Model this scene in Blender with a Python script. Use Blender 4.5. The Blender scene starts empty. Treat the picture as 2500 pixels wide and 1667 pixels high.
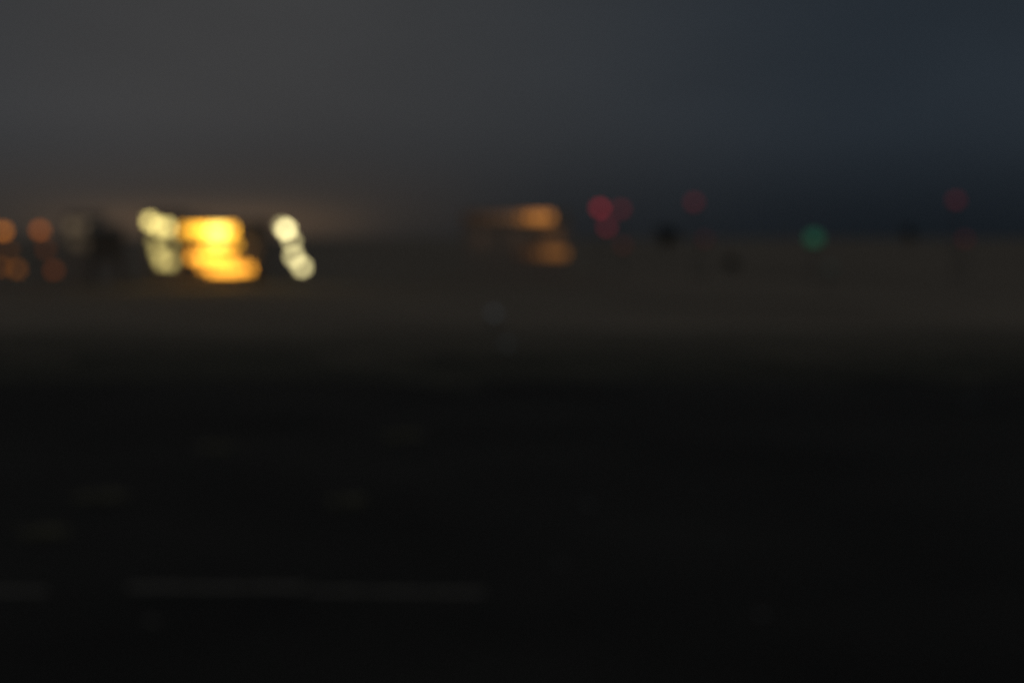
import bpy, bmesh, math, random
from mathutils import Vector, Matrix

random.seed(7)
S = bpy.context.scene
COL = S.collection

# ---------------------------------------------------------------- camera
CAM_H, FPX, TH = 6.0, 1422.2, math.radians(4.18)
cd = bpy.data.cameras.new('camera')
cam = bpy.data.objects.new('camera', cd)
COL.objects.link(cam)
cam.location = (0, 0, CAM_H)
cam.rotation_euler = (math.radians(90) - TH, 0, 0)
cd.sensor_width, cd.lens = 36.0, 50.0
cd.clip_start, cd.clip_end = 0.1, 9000
cd.dof.use_dof = True                      # the lens was focused on something close by
cd.dof.focus_distance = 1.0
cd.dof.aperture_fstop = 3.0
S.camera = cam

# ---------------------------------------------------------------- sky, sun, exposure
SUN_EL, SUN_AZ = math.radians(3.0), math.radians(-14.0)
W = bpy.data.worlds.new('World'); S.world = W; W.use_nodes = True
nt = W.node_tree; N = nt.nodes; L = nt.links
N.clear()
def nd(t, **k):
    n = N.new(t)
    for a, b in k.items(): setattr(n, a, b)
    return n
def mth(op, a, b=None, c=None, clamp=False):
    n = nd('ShaderNodeMath', operation=op, use_clamp=clamp)
    for i, v in enumerate((a, b, c)):
        if v is None: continue
        if isinstance(v, (int, float)): n.inputs[i].default_value = v
        else: L.new(v, n.inputs[i])
    return n.outputs[0]
def mixc(fac, a, b, mode='MIX'):
    n = nd('ShaderNodeMix', data_type='RGBA', blend_type=mode)
    for i, v in ((0, fac), (6, a), (7, b)):
        if isinstance(v, (int, float)): n.inputs[i].default_value = v
        elif isinstance(v, tuple): n.inputs[i].default_value = v + (1,)
        else: L.new(v, n.inputs[i])
    return n.outputs[2]
def smooth(v, lo, hi, a=0.0, b=1.0):
    n = nd('ShaderNodeMapRange', interpolation_type='SMOOTHSTEP')
    L.new(v, n.inputs[0])
    for i, q in enumerate((lo, hi, a, b)): n.inputs[i + 1].default_value = q
    return n.outputs[0]
tc = nd('ShaderNodeTexCoord'); sep = nd('ShaderNodeSeparateXYZ')
L.new(tc.outputs['Generated'], sep.inputs[0])
X, Y, Z = sep.outputs
az = mth('MULTIPLY', mth('ARCTAN2', X, Y), 57.2958)            # degrees, right positive
el = mth('MULTIPLY', mth('ARCSINE', Z), 57.2958)
sky = nd('ShaderNodeTexSky', sky_type='NISHITA', sun_disc=False)
sky.sun_elevation, sky.sun_rotation = SUN_EL, SUN_AZ
sky.air_density, sky.dust_density = 1.5, 3.0
# dusk cloud deck: pale where the last light is, slate blue away from it, dim low down
mp = nd('ShaderNodeMapping'); mp.inputs['Scale'].default_value = (2.2, 2.2, 7.0)
L.new(tc.outputs['Generated'], mp.inputs[0])
cl = nd('ShaderNodeTexNoise'); L.new(mp.outputs[0], cl.inputs['Vector'])
cl.inputs['Scale'].default_value = 1.3; cl.inputs['Detail'].default_value = 4
cloud = smooth(cl.outputs[0], 0.3, 0.7, 0.93, 1.07)
d = mth('ABSOLUTE', mth('ADD', az, 12.0))
lobe = smooth(d, 1.0, 28.0, 1.0, 0.0)
base = mixc(lobe, (0.0190, 0.0258, 0.0342), (0.0425, 0.0440, 0.0460))
# like any overcast sky it is brighter and greyer towards the zenith
base = mixc(smooth(el, 8.0, 45.0), base, (0.0520, 0.0515, 0.0515))
dim = mth('ADD', mth('MULTIPLY', smooth(el, -0.5, 5.4), 0.61), 0.39)
deck = mixc(1.0, base, mth('MULTIPLY', dim, cloud), 'MULTIPLY')
# glow of the lit settlement on the low haze
gl = mth('MULTIPLY', smooth(mth('ABSOLUTE', mth('ADD', az, 13.5)), 3.0, 16.0, 1.0, 0.0),
         mth('MULTIPLY', smooth(el, 0.0, 4.0, 1.0, 0.0), smooth(el, -0.4, 0.9, 0.45, 1.0)))
glow = mixc(1.0, (0.0225, 0.0140, 0.0066), gl, 'MULTIPLY')
deck = mixc(1.0, deck, glow, 'ADD')
gl2 = mth('MULTIPLY', smooth(mth('ABSOLUTE', mth('ADD', az, 12.2)), 1.5, 8.0, 1.0, 0.0),
          smooth(el, 0.2, 2.0, 1.0, 0.0))
gl2 = mth('MULTIPLY', gl2, smooth(el, -0.4, 0.9, 0.30, 1.0))
deck = mixc(1.0, deck, mixc(1.0, (0.0560, 0.0300, 0.0125), gl2, 'MULTIPLY'), 'ADD')
SKYK = 0.0001
bg1 = nd('ShaderNodeBackground'); L.new(sky.outputs[0], bg1.inputs[0]); bg1.inputs[1].default_value = SKYK
bg2 = nd('ShaderNodeBackground'); L.new(deck, bg2.inputs[0]); bg2.inputs[1].default_value = 1.0
ad = nd('ShaderNodeAddShader'); out = nd('ShaderNodeOutputWorld')
L.new(bg1.outputs[0], ad.inputs[0]); L.new(bg2.outputs[0], ad.inputs[1]); L.new(ad.outputs[0], out.inputs[0])

sd = bpy.data.lights.new('dusk_sun', 'SUN'); sd.energy = 0.006; sd.angle = math.radians(20); sd.color = (1, .86, .72)
so = bpy.data.objects.new('dusk_sun', sd); COL.objects.link(so)
so.rotation_euler = (math.radians(90) - SUN_EL, 0, math.radians(180) - SUN_AZ)

S.view_settings.view_transform = 'Standard'
S.view_settings.look = 'None'
S.view_settings.exposure = 0.0
S.view_settings.gamma = 1.0
S.view_settings.use_curve_mapping = False
S.render.dither_intensity = 2.0
S.render.engine = 'CYCLES'
S.cycles.use_adaptive_sampling = False
S.cycles.use_denoising = True
S.cycles.denoiser = 'OPENIMAGEDENOISE'
S.cycles.denoising_input_passes = 'RGB'
S.cycles.max_bounces = 4
S.cycles.sample_clamp_indirect = 2.0

# ---------------------------------------------------------------- helpers
def at(u, v, dist):
    """World point seen at photo pixel (u, v) (1024 wide) at a distance in front of the camera."""
    a, b = (u - 512) / FPX, (341 - v) / FPX
    t = dist / (math.cos(TH) + b * math.sin(TH))
    return Vector((t * a, dist, CAM_H + t * (-math.sin(TH) + b * math.cos(TH))))

def mat(name, col, rough=0.8, var=0.25, scale=3.0, bump=0.2, metal=0.0):
    m = bpy.data.materials.new(name); m.use_nodes = True
    n, l = m.node_tree.nodes, m.node_tree.links
    p = n['Principled BSDF']; p.inputs['Roughness'].default_value = rough; p.inputs['Metallic'].default_value = metal
    t = n.new('ShaderNodeTexCoord'); z = n.new('ShaderNodeTexNoise')
    z.inputs['Scale'].default_value = scale; z.inputs['Detail'].default_value = 6
    l.new(t.outputs['Object'], z.inputs['Vector'])
    r = n.new('ShaderNodeValToRGB'); e = r.color_ramp.elements
    e[0].position, e[1].position = .3, .7
    e[0].color = tuple(c * (1 - var) for c in col) + (1,); e[1].color = tuple(c * (1 + var) for c in col) + (1,)
    l.new(z.outputs[0], r.inputs[0]); l.new(r.outputs[0], p.inputs['Base Color'])
    if bump:
        b = n.new('ShaderNodeBump'); b.inputs['Strength'].default_value = bump; b.inputs['Distance'].default_value = .05
        l.new(z.outputs[0], b.inputs['Height']); l.new(b.outputs[0], p.inputs['Normal'])
    return m

_em = {}
def glow_mat(col, k):
    key = (col, k)
    if key not in _em:
        m = bpy.data.materials.new('lit_glass'); m.use_nodes = True
        p = m.node_tree.nodes['Principled BSDF']
        p.inputs['Base Color'].default_value = (.3, .3, .3, 1); p.inputs['Roughness'].default_value = .3
        p.inputs['Emission Color'].default_value = col + (1,); p.inputs['Emission Strength'].default_value = k
        _em[key] = m
    return _em[key]

def box(bm, x0, x1, y0, y1, z0, z1):
    v = [bm.verts.new((x, y, z)) for x in (x0, x1) for y in (y0, y1) for z in (z0, z1)]
    for f in ((0, 1, 3, 2), (4, 6, 7, 5), (0, 4, 5, 1), (2, 3, 7, 6), (0, 2, 6, 4), (1, 5, 7, 3)):
        bm.faces.new([v[i] for i in f])

def tube(bm, a, b, r0, r1=None, n=10):
    a, b = Vector(a), Vector(b); r1 = r0 if r1 is None else r1
    q = (b - a).to_track_quat('Z', 'Y'); R = []
    for p, r in ((a, r0), (b, r1)):
        R.append([bm.verts.new(p + q @ Vector((r * math.cos(2 * math.pi * i / n), r * math.sin(2 * math.pi * i / n), 0))) for i in range(n)])
    for i in range(n):
        j = (i + 1) % n; bm.faces.new((R[0][i], R[0][j], R[1][j], R[1][i]))
    bm.faces.new(R[0][::-1]); bm.faces.new(R[1])

def ball(bm, c, rx, rz, seg=14, ring=8):
    bmesh.ops.create_uvsphere(bm, u_segments=seg, v_segments=ring, radius=1,
                              matrix=Matrix.Translation(c) @ Matrix.Diagonal((rx, rx, rz, 1)))

def obj(name, bm, m, parent=None, smoothed=False):
    bmesh.ops.recalc_face_normals(bm, faces=bm.faces)
    me = bpy.data.meshes.new(name); bm.to_mesh(me); bm.free()
    me.materials.append(m)
    if smoothed: me.polygons.foreach_set('use_smooth', [True] * len(me.polygons))
    o = bpy.data.objects.new(name, me); COL.objects.link(o)
    if parent: o.parent = parent
    return o

def thing(name, loc, label, cat, group=None):
    o = bpy.data.objects.new(name, None); COL.objects.link(o); o.location = loc; o.empty_display_size = .3
    o['label'] = label; o['category'] = cat
    if group: o['group'] = group
    return o

STEEL = mat('galvanised_steel', (.16, .16, .16), .5, .15, 8, .05, .6)
DARKW = mat('dark_boards', (.30, .26, .21), .9, .2, 2)
PROOF = mat('pale_metal_roof', (.40, .37, .34), .7, .12, 2)
DARKM = mat('dark_paint', (.04, .04, .042), .6, .15, 8, .05)
PLASTER = mat('render_plaster', (.55, .47, .38), .9, .12, 1.2)
GREYW = mat('grey_cladding', (.60, .55, .49), .85, .12, 1.5)
PALE = mat('pale_cladding', (.62, .55, .46), .85, .10, 1.0)
ROOF = mat('dark_roof', (.06, .055, .05), .8, .25, 3)
TRIM = mat('window_trim', (.30, .28, .25), .7, .1, 5)
BARK = mat('bark', (.06, .045, .035), .95, .3, 6, .6)
LEAF = mat('dark_leaf', (.045, .055, .035), .8, .4, 2)
CONC = mat('concrete', (.235, .22, .19), .9, .25, 4, .4)
STONE = mat('grey_stone', (.17, .17, .165), .9, .2, 5, .4)

# ---------------------------------------------------------------- ground
def sheet(name, x0, x1, y0, y1, z, m, nx, ny, wob=0.0, edge=0.0):
    bm = bmesh.new(); g = []
    rnd = random.Random(name)
    ph = [rnd.uniform(0, 6.28) for _ in range(6)]
    for j in range(ny + 1):
        row = []
        for i in range(nx + 1):
            x = x0 + (x1 - x0) * i / nx; y = y0 + (y1 - y0) * j / ny
            if j in (0, ny) and edge:
                y += edge * (math.sin(x * .06 + ph[0]) + .5 * math.sin(x * .19 + ph[1]) + .3 * math.sin(x * .47 + ph[2]))
            zz = z
            if wob and 0 < j < ny:
                zz += wob * (1 + .5 * math.sin(x * .31 + ph[3]) * math.sin(y * .27 + ph[4]) + .5 * math.sin(x * .83 + y * .61 + ph[5]))
            row.append(bm.verts.new((x, y, zz)))
        g.append(row)
    for j in range(ny):
        for i in range(nx):
            bm.faces.new((g[j][i], g[j][i + 1], g[j + 1][i + 1], g[j + 1][i]))
    o = obj(name, bm, m, smoothed=True); o['kind'] = 'structure'
    return o

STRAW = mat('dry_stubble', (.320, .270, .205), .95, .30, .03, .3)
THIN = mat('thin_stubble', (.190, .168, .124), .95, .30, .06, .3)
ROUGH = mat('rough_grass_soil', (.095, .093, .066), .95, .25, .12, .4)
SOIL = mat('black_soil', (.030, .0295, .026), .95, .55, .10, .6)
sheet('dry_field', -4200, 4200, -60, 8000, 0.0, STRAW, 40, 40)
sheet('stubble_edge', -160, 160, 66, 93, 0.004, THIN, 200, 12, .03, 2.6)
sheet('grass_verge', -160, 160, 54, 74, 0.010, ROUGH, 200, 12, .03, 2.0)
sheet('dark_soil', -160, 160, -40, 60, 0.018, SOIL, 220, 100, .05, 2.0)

# ---------------------------------------------------------------- windows and buildings
def window(parent, x, z, w, h, col, k, y=0.0):
    """A lit window: frame (part) with pane and sill (sub-parts), on a wall whose face is y."""
    t = .07; bm = bmesh.new()
    box(bm, x - w/2 - t, x + w/2 + t, y - .06, y + .02, z + h/2, z + h/2 + t)
    box(bm, x - w/2 - t, x + w/2 + t, y - .06, y + .02, z - h/2 - t, z - h/2)
    box(bm, x - w/2 - t, x - w/2, y - .06, y + .02, z - h/2, z + h/2)
    box(bm, x + w/2, x + w/2 + t, y - .06, y + .02, z - h/2, z + h/2)
    box(bm, x - .02, x + .02, y - .05, y + .0, z - h/2, z + h/2)
    fr = obj('window', bm, TRIM, parent)
    bm = bmesh.new(); box(bm, x - w/2, x + w/2, y - .03, y - .004, z - h/2, z + h/2)
    obj('pane', bm, glow_mat(col, k), fr)
    bm = bmesh.new(); box(bm, x - w/2 - .07, x + w/2 + .07, y - .16, y - .005, z - h/2 - t - .07, z - h/2 - t - .003)
    obj('sill', bm, TRIM, fr)
    return fr

def gable(parent, x0, x1, dep, zw, zr, over=.35, m=None):
    bm = bmesh.new(); t = .14
    yf, yb, ym = -over, dep + over, dep / 2
    prof = [(yf, zw), (ym, zr), (yb, zw), (yb, zw + t), (ym, zr + t), (yf, zw + t)]
    A = [bm.verts.new((x0 - over, y, z)) for y, z in prof]; B = [bm.verts.new((x1 + over, y, z)) for y, z in prof]
    for i in range(6):
        j = (i + 1) % 6; bm.faces.new((A[i], A[j], B[j], B[i]))
    for P in (A, B):
        bm.faces.new((P[0], P[1], P[4], P[5])); bm.faces.new((P[1], P[2], P[3], P[4]))
    return obj('roof', bm, m or PROOF, parent)

def walls(parent, x0, x1, dep, zw, zr, m):
    bm = bmesh.new()
    prof = [(0, 0), (dep, 0), (dep, zw), (dep/2, zr), (0, zw)]
    A = [bm.verts.new((x0, y, z)) for y, z in prof]; B = [bm.verts.new((x1, y, z)) for y, z in prof]
    for i in range(5):
        j = (i + 1) % 5; bm.faces.new((A[i], A[j], B[j], B[i]))
    bm.faces.new(A); bm.faces.new(B)
    return obj('wall', bm, m, parent)

AMBER = (1.0, .455, .032); DEEP = (1.0, .40, .035); GOLD = (1.0, .60, .10); CREAM = (1.0, .80, .26); WHITEY = (1.0, .86, .40)
ORANGE = (1.0, .37, .07)

# floodlit house with a row of bright windows, shake-ghost rows added below
D1 = 185.0
P0 = at(210, 283, D1); base = Vector((P0.x, D1, 0))
b = thing('lit_building', base, 'brightest building, blazing yellow windows over added ghost rows, left of the white lamps', 'building')
def loc1(u, v): q = at(u, v, D1); return q.x - base.x, q.z
xa, _ = loc1(176, 0); xb, _ = loc1(256, 0)
walls(b, xa, xb, 9, 7.62, 8.2, PLASTER); r = gable(b, xa, xb, 9, 7.64, 8.22)
bm = bmesh.new(); box(bm, xa + 2, xa + 2.7, 3.2, 3.9, 7.9, 9.0); obj('chimney', bm, PLASTER, r)
for u, k, c in ((186, 2.6, AMBER), (195, 4.2, AMBER), (204, 6.8, AMBER), (213, 7.6, GOLD), (222, 7.2, GOLD), (231, 5.6, AMBER)):
    x, z = loc1(u, 230); window(b, x, z, .98, 1.25, c, k)
for u, v, k, c in ((209, 243.5, 4.6, AMBER), (218, 243.5, 5.0, GOLD), (227, 244, 3.2, AMBER), (235, 245, 2.2, AMBER),  # lower rows added: camera-shake ghosts and trail of the top windows
                   (193, 256, 3.6, DEEP), (202, 256, 5.0, DEEP), (211, 256.5, 5.2, AMBER), (220, 257, 4.8, AMBER), (229, 258, 4.2, DEEP),
                   (204, 265.5, 2.6, DEEP), (213, 269, 4.2, DEEP), (222, 269, 5.0, DEEP), (231, 269, 5.2, DEEP), (240, 268.5, 4.2, DEEP), (248.5, 268, 3.2, DEEP)):
    x, z = loc1(u, v); window(b, x, z, .94, 1.0, c, k)
bm = bmesh.new(); box(bm, xb - .75, xb - .1, -.06, .03, .02, 2.1); dr = obj('door', bm, DARKM, b)
bm = bmesh.new(); tube(bm, (xb - .66, -.12, 1.0), (xb - .66, -.06, 1.0), .03); obj('handle', bm, STEEL, dr)

def fill_lamp(parent, x, z, col, watts, size=.16, y=0.0):
    """Added fill lamp on a bracket arm, brightens the facade: arm + glass (parts) with its own light."""
    bm = bmesh.new(); tube(bm, (x, y - .01, z), (x, y - 1.2, z + .1), .03); tube(bm, (x, y - 1.2, z + .1), (x, y - 1.2, z - .02), .1, .13)
    a = obj('fill_lamp', bm, DARKM, parent)
    bm = bmesh.new(); ball(bm, (x, y - 1.2, z - .12), size, size * .8); obj('fill_glass', bm, glow_mat(col, .5), a, True)
    ld = bpy.data.lights.new('fill_light', 'POINT'); ld.energy = watts; ld.color = col; ld.shadow_soft_size = .2
    lo = bpy.data.objects.new('fill_light', ld); COL.objects.link(lo); lo.parent = a; lo.location = (x, y - 1.5, z - .35)
for u in (212, 232, 252):  # made-up lamps under the eaves that lighten the front wall
    x, _ = loc1(u, 230); fill_lamp(b, x, 7.35 if u < 252 else 5.2, (1, .55, .18), 6)

# lower wing with pale windows, the low ones added as camera-shake ghosts
P1 = at(160, 283, D1 - 1); base = Vector((P1.x, D1 - 1, 0))
b = thing('side_wing', base, 'narrow house with pale cream windows, joined to the left end of the yellow building', 'house')
def loc2(u, v): q = at(u, v, D1 - 1); return q.x - base.x, q.z
xa, _ = loc2(141, 0); xb, _ = loc2(175.2, 0)
walls(b, xa, xb, 8, 8.85, 9.3, GREYW); gable(b, xa, xb - .4, 8, 8.87, 9.32, .3)
for u, v, k, c in ((150, 221, 3.8, CREAM), (159, 226, 3.0, CREAM), (168, 227, 3.4, CREAM), (155, 241, .9, CREAM), (158, 252, 1.3, CREAM), (162, 261, 1.7, CREAM), (170.8, 262, 1.4, CREAM), (170, 244, .9, CREAM)):
    x, z = loc2(u, v); window(b, x, z, .9, 1.1, c, k)

# dark sheds between the orange lamps and the bright house
q = at(107, 283, 178); b = thing('dark_shed', (q.x, 178, 0), 'unlit dark shed between the orange lamps and the bright house', 'shed'); b.rotation_euler.z = math.radians(17)
walls(b, -2.2, 2.2, 6, 6.9, 7.5, DARKW); gable(b, -2.2, 2.2, 6, 6.92, 7.52, .25)
bm = bmesh.new(); box(bm, -1.2, 1.2, -.07, .02, .02, 2.9); obj('door', bm, GREYW, b)
q = at(80, 283, 200); b = thing('pale_shed', (q.x, 200, 0), 'dim pale-walled house just right of the orange lamps, with dim windows added to lighten it', 'house')
walls(b, -2.0, 2.0, 6, 8.9, 9.3, PALE); gable(b, -2.0, 2.0, 6, 8.92, 9.32, .2)
for x, z, k in ((-.9, 7.6, .15), (.9, 7.6, .14), (-.6, 5.3, .07), (1.0, 5.0, .06)): window(b, x, z, 1.3, 1.5, (1, .72, .42), k)  # dim glowing windows added to lighten the pale wall

# long low building in the middle with an orange end
D2 = 220.0
q = at(507, 283, D2); base = Vector((q.x, D2, 0))
b = thing('long_building', base, 'long dim building at mid horizon with glowing orange windows at its right end', 'building')
def loc3(u, v): p = at(u, v, D2); return p.x - base.x, p.z
xa, _ = loc3(462, 0); xb, _ = loc3(571, 0)
walls(b, xa, xb, 12, 9.85, 10.2, PALE); gable(b, xa, xb, 12, 9.87, 10.22, .06)
TAIL = (1.0, .48, .20)
for u, k in ((468, .03), (477, .045), (486, .06), (495, .08), (504, .11), (513, .16)):
    x, z = loc3(u, 217); window(b, x, z, 1.05, 1.2, TAIL, k)
for u, k in ((522, .32), (531, .64), (540, .86), (549, .70)):
    x, z = loc3(u, 217); window(b, x, z, 1.05, 1.35, ORANGE, k)
for u, k in ((540, .05), (549, .09), (557, .10)):  # row added for the shake streak joining upper and lower glow
    x, z = loc3(u, 235.5); window(b, x, z, 1.0, 1.2, ORANGE, k)
for u, k in ((520, .03), (530, .07), (539, .16), (548, .27), (556, .30), (564, .28)):  # row added as the shake ghost of the upper orange windows
    x, z = loc3(u, 253); window(b, x, z, 1.0, 1.3, ORANGE, k)
for u, w in ((481, 2.5), (517, 2.5), (553, 4)):  # added fill lamps, they lift the dark long facade
    x, _ = loc3(u, 217); fill_lamp(b, x, 6.3, (1, .55, .32), w, .1)

# ---------------------------------------------------------------- lamps
def flood(parent, c, r, col, k):
    """Floodlight head facing the viewer: housing (part) with a glowing lens (sub-part)."""
    bm = bmesh.new(); tube(bm, c + Vector((0, .30, 0)), c + Vector((0, -.02, 0)), r * .55, r * 1.06, 16)
    h = obj('floodlight', bm, DARKM, parent)
    bm = bmesh.new(); tube(bm, c + Vector((0, -.025, 0)), c + Vector((0, -.08, 0)), r, r * .9, 16)
    obj('lens', bm, glow_mat(col, k), h)

def mast(name, u, dist, lamps, label, cat, group=None, style='flood', top=None):
    """Pole with lamps: each lamp = (u, v, radius, colour, strength)."""
    p = at(u, 283, dist); base = Vector((p.x, dist, 0))
    t = thing(name, base, label, cat, group)
    pts = [(at(a, v, dist) - base, r, c, k) for a, v, r, c, k in lamps]
    zt = max(q.z for q, *_ in pts) + .15 if top is None else top
    bm = bmesh.new(); tube(bm, (0, .45, -.02), (0, .45, zt), .13, .07); obj('pole', bm, STEEL, t)
    bm = bmesh.new(); box(bm, -.3, .3, .15, .75, -.02, .14); obj('foot', bm, CONC, t)
    for q, r, c, k in pts:
        if style == 'flood':
            if abs(q.x) > .05:
                bm = bmesh.new(); tube(bm, (0, .45, q.z), (q.x, .45, q.z), .05); obj('arm', bm, STEEL, t)
            bm = bmesh.new(); tube(bm, (q.x, .48, q.z), (q.x, .28, q.z), .06); obj('bracket', bm, STEEL, t)
            flood(t, q, r, c, k)
        else:
            if abs(q.x) > .05:
                bm = bmesh.new(); tube(bm, (0, .45, q.z - r * .9), (q.x, .1, q.z - r * .9), .05); obj('arm', bm, STEEL, t)
            bm = bmesh.new(); tube(bm, q + Vector((0, 0, -r - .12)), q + Vector((0, 0, -r * .72)), r * .6, r * .75, 14); obj('lamp_base', bm, DARKM, t)
            bm = bmesh.new(); ball(bm, q, r, r); obj('lamp_globe', bm, glow_mat(c, k), t, True)
            bm = bmesh.new(); tube(bm, q + Vector((0, 0, r * .9)), q + Vector((0, 0, r * 1.15)), r * .5, r * .12, 12); obj('lamp_cap', bm, DARKM, t)
    return t

mast('floodlight_mast', 287, D1, ((286, 229, 0.57, WHITEY, 6.76), (281.5, 225.5, 0.41, WHITEY, 1.93), (292, 241, 0.49, WHITEY, 2.66)),  # the two weaker heads are added for the camera-shake trail
     'tall lamp mast with the brightest white light, right of the yellow building', 'lamp post', 'white lamp masts')
mast('floodlight_mast', 298, D1 - 1.5, ((294, 256, 0.57, WHITEY, 3.14), (302, 266.5, 0.57, WHITEY, 3.62)),  # added mast: its heads stand for the shaken image of the white light
     'shorter added mast with two shake ghosts of the white light, just below and right of the tall one', 'lamp post', 'white lamp masts')
SOD = (1.0, .30, .03)
mast('street_lamp', 3, 185, ((3, 231, 0.54, SOD, 1.4), (1, 267, 0.49, SOD, 0.338), (17, 269, 0.51, SOD, 0.435), (9, 250, .46, SOD, .2)),  # lower globes added as shake ghosts of the top lamp
     'orange street lamp half cut off by the left edge of the photo', 'street lamp', 'orange street lamps', 'globe')
mast('street_lamp', 40, 185, ((40, 230, 0.54, (1, .25, .03), 0.869), (46, 249, 0.46, (1, .24, .04), 0.2), (54, 270, 0.51, (1, .22, .03), 0.29)),  # the two lower globes are added, shake trail of the upper one
     'dimmer reddish-orange street lamp beside the dim pale house', 'street lamp', 'orange street lamps', 'globe')
RED = (1.0, .07, .12)
mast('red_beacon', 600, 200, ((600, 208, 0.57, (1, .045, .08), 0.64), (607, 227, 0.54, RED, 0.308)),  # second, lower globe added as the shake ghost
     'brightest red beacon mast, just right of the orange-ended building', 'beacon', 'red beacons', 'globe')
mast('red_beacon', 621, 202, ((621, 209, 0.54, RED, 0.213), (623, 245, 0.54, (1, .15, .1), 0.0675)),  # low globe added for the shaken red image
     'faint red beacon close to the right of the brightest red one', 'beacon', 'red beacons', 'globe')
mast('red_beacon', 694, 204, ((694, 202, 0.57, RED, 0.165), ),
     'lone dim red beacon high above the dark round tree', 'beacon', 'red beacons', 'globe')
mast('red_beacon', 705, 204, ((705, 239, 0.51, RED, 0.0483), ),  # added post: shake ghost of the beacon up to its left
     'barely lit added shake ghost of the lone red beacon between the dark round tree and the low bush', 'beacon', 'red beacons', 'globe')
mast('red_beacon', 956, 204, ((956, 200, 0.57, RED, 0.133), ),
     'dim red beacon highest at the far right of the horizon', 'beacon', 'red beacons', 'globe')
mast('red_beacon', 965, 203, ((965, 239, 0.51, RED, 0.065), ),  # added post: shaken second image of the beacon above
     'added shake ghost of the far right red beacon, directly under it', 'beacon', 'red beacons', 'globe')
mast('green_beacon', 814, 200, ((814, 238, 0.95, (.08, 1.0, .5), 0.085), ),
     'green beacon glowing on the horizon at right', 'beacon', None, 'globe')
mast('marker_lamp', 830, 160, ((830, 268, 0.49, (.6, 1, .75), 0.0145), ),  # added globe: camera-shake ghost of the green beacon
     'very faint added shake ghost of the green beacon, in the field under it', 'marker lamp', 'field marker lamps', 'globe')
mast('marker_lamp', 494, 95, ((494, 313, 0.27, (.85, 1, 1.1), 0.0464), ),
     'faint whitish marker lamp standing in the field below the orange windows', 'marker lamp', 'field marker lamps', 'globe')
mast('marker_lamp', 507, 76, ((507, 344, 0.23, (.85, 1, 1.0), 0.0174), ),  # added globe: shaken image of the farther whitish marker
     'dimmest added lamp, shake ghost of the whitish marker, nearest to the viewer on the grass edge', 'marker lamp', 'field marker lamps', 'globe')

# ---------------------------------------------------------------- bushes
def bush(name, cat, u, v, dist, w, h, label, n=1500, leaf=.15, group=None):
    p = at(u, v, dist); base = Vector((p.x, dist, 0))
    t = thing(name, base, label, cat, group)
    zc = p.z; rnd = random.Random(label)
    bm = bmesh.new()
    tube(bm, (0, 0, -.1), (.05, 0, max(.5, zc - h * .2)), .16, .09, 8)
    for i in range(5):
        a = i * 1.26 + rnd.random(); s = zc - h * .3
        tube(bm, (0.03, 0, max(.3, s * .7)), (math.cos(a) * w * .33, math.sin(a) * w * .33, zc + h * rnd.uniform(-.05, .3)), .06, .02, 6)
    obj('trunk', bm, BARK, t)
    bm = bmesh.new()
    lobes = [(Vector((rnd.uniform(-.32, .32) * w, rnd.uniform(-.32, .32) * w, zc + rnd.uniform(-.28, .3) * h)), rnd.uniform(.17, .30)) for _ in range(11)]
    for i in range(n):
        c, r = rnd.choice(lobes)
        d = Vector((rnd.gauss(0, 1), rnd.gauss(0, 1), rnd.gauss(0, 1))).normalized() * (rnd.random() ** .45)
        q = c + Vector((d.x * r * w, d.y * r * w, d.z * r * h))
        if q.z < .05: continue
        M = Matrix.Rotation(rnd.uniform(0, 6.28), 3, Vector((rnd.gauss(0, 1), rnd.gauss(0, 1), rnd.gauss(0, 1))).normalized())
        s = leaf * rnd.uniform(.7, 1.3)
        bm.faces.new([bm.verts.new(q + M @ Vector(e) * s) for e in ((-1, 0, 0), (0, -.55, .1), (1, 0, 0), (0, .55, .1))])
    obj('crown', bm, LEAF, t)
bush('dark_tree', 'tree', 667, 236, 420, 6.6, 6.0, 'darkest round tree on the horizon right of the red beacons', 900, .42, 'lone trees on the horizon')
bush('dark_bush', 'bush', 731, 262, 244, 2.6, 2.3, 'low dark bush in the field, right of the round tree', 600, .18)
bush('dark_tree', 'tree', 909, 234, 430, 5.2, 4.6, 'small dark tree on the horizon between the green and far right red beacon', 500, .36, 'lone trees on the horizon')

# ---------------------------------------------------------------- near ground: kerb, stones, grass
def kerb(u0, u1, v, label, step=1.0, h=.12):
    a, c = at(u0, v, 1), at(u1, v, 1)
    k = CAM_H / (CAM_H - a.z)
    y = k; x0, x1 = a.x * k, c.x * k
    t = thing('kerb', (x0, y, .05), label, 'kerb', 'pale kerbs in the dark foreground')
    bm = bmesh.new(); box(bm, .008, step - .008, -.11, .11, -.04, h)
    bmesh.ops.bevel(bm, geom=bm.edges[:], offset=.015, segments=1, affect='EDGES')
    first = obj('kerbstone', bm, CONC, t)
    n = max(1, round((x1 - x0) / step))
    for i in range(1, n):
        o = first.copy(); COL.objects.link(o); o.parent = t
        o.location = (i * step, random.uniform(-.015, .015), random.uniform(-.02, .01) - .07 * (i > n * .42) - .03 * (i > n * .7)); o.rotation_euler.z = random.uniform(-.01, .01)
kerb(128, 468, 595, 'long pale kerb lying across the black ground at lower left')
kerb(-12, 34, 596, 'short pale kerb running out of the left edge of the photo', h=.06)
kerb(145, 222, 623, 'short faint added shake ghost of the long kerb, just below its left end', h=.005)  # added strip, camera-shake ghost of the long kerb
kerb(305, 380, 625, 'short faint added shake ghost of the long kerb, below its middle', h=.02)  # another added strip for the shaken image of the long kerb

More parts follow.
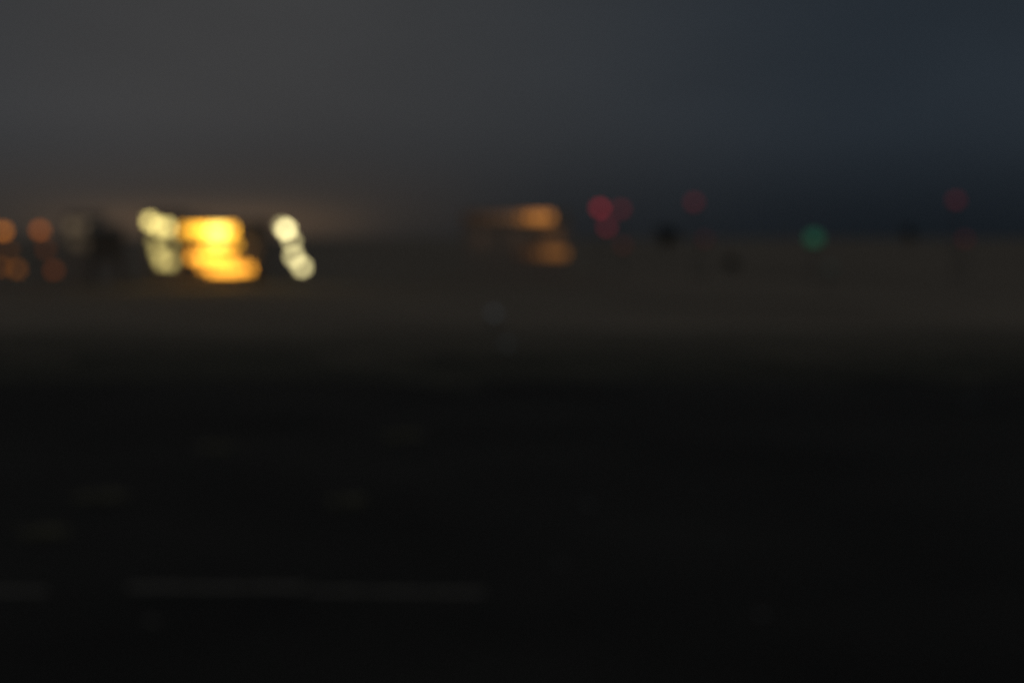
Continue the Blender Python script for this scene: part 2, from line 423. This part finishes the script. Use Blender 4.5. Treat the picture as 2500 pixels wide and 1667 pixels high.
def stone(u, v, r, label):
    a = at(u, v, 1); k = CAM_H / (CAM_H - a.z)
    rnd = random.Random(label); bm = bmesh.new()
    bmesh.ops.create_icosphere(bm, subdivisions=3, radius=r)
    ph = [rnd.uniform(0, 6) for _ in range(3)]
    for q in bm.verts:
        q.co *= 1 + .14 * math.sin(q.co.x / r * 2.3 + ph[0]) + .12 * math.sin(q.co.y / r * 3.1 + ph[1]) + .1 * math.sin(q.co.z / r * 4 + ph[2])
        q.co.z *= .6
    o = obj('stone', bm, STONE, None, True); o.location = (a.x * k, k, .04 + r * .3)
    o['label'] = label; o['category'] = 'stone'; o['group'] = 'grey stones on the black ground'
for u, v, r, l in ((588, 509, .16, 'grey stone in the middle of the black ground, uppermost of the middle pair'),
                   (560, 568, .10, 'small grey stone below the middle one'),
                   (762, 620, .10, 'grey stone lowest at the right of the foreground'),
                   (968, 410, .34, 'large grey stone near the right edge, just below the field'),
                   (720, 548, .09, 'tiny grey stone right of the middle pair')):
    stone(u, v, r, l)

DRYG = mat('dry_grass', (.46, .43, .29), .95, .2, 4, 0)
def tuft(u, v, rad, label, n=150):
    a = at(u, v, 1); k = CAM_H / (CAM_H - a.z); rnd = random.Random(label); bm = bmesh.new()
    for i in range(n):
        ang, q = rnd.uniform(0, 6.28), .62 * rad * rnd.random() ** .75
        x, y, w, h = math.cos(ang) * q, math.sin(ang) * q, rnd.uniform(.010, .020), rnd.uniform(.06, .22)
        lx, ly = math.cos(ang) * h * rnd.uniform(.5, 1.6), math.sin(ang) * h * rnd.uniform(.5, 1.6)
        t = rnd.uniform(0, 3.14); c, s_ = math.cos(t) * w, math.sin(t) * w
        b0, b1 = bm.verts.new((x - c, y - s_, 0)), bm.verts.new((x + c, y + s_, 0))
        m0, m1 = bm.verts.new((x + lx * .4 - c * .8, y + ly * .4 - s_ * .8, h * .6)), bm.verts.new((x + lx * .4 + c * .8, y + ly * .4 + s_ * .8, h * .6))
        e = bm.verts.new((x + lx, y + ly, h)); bm.faces.new((b0, b1, m1, m0)); bm.faces.new((m0, m1, e))
    o = obj('grass_tuft', bm, DRYG); o.location = (a.x * k, k, .04)
    o['label'] = label; o['category'] = 'grass tuft'; o['group'] = 'dry grass tufts on the black ground'
for u, v, q, l in ((402, 440, 1.1, 'dry grass tuft farthest out on the black ground, below the pale marker lamp'),
                   (102, 502, .9, 'dry grass tuft at left, between the field and the long kerb'),
                   (348, 507, .8, 'dry grass tuft above the middle of the long kerb'),
                   (45, 538, .7, 'dry grass tuft near the left edge, above the short kerb'),
                   (215, 452, .9, 'dry grass tuft left of the farthest one, under the yellow building')):
    tuft(u, v, q, l)

bm = bmesh.new(); rnd = random.Random(3)
for i in range(26000):
    y = 57 + 23 * rnd.random(); x = rnd.uniform(-42, 42)
    h = rnd.uniform(.05, .2); a = rnd.uniform(0, 6.28); w = rnd.uniform(.008, .02)
    lx, ly = rnd.gauss(0, .06), rnd.gauss(0, .06); c, s = math.cos(a) * w, math.sin(a) * w
    bm.faces.new([bm.verts.new(p) for p in ((x - c, y - s, .0), (x + c, y + s, .0), (x + lx, y + ly, h + .04))])
g = obj('rough_grass', bm, ROUGH); g['kind'] = 'stuff'
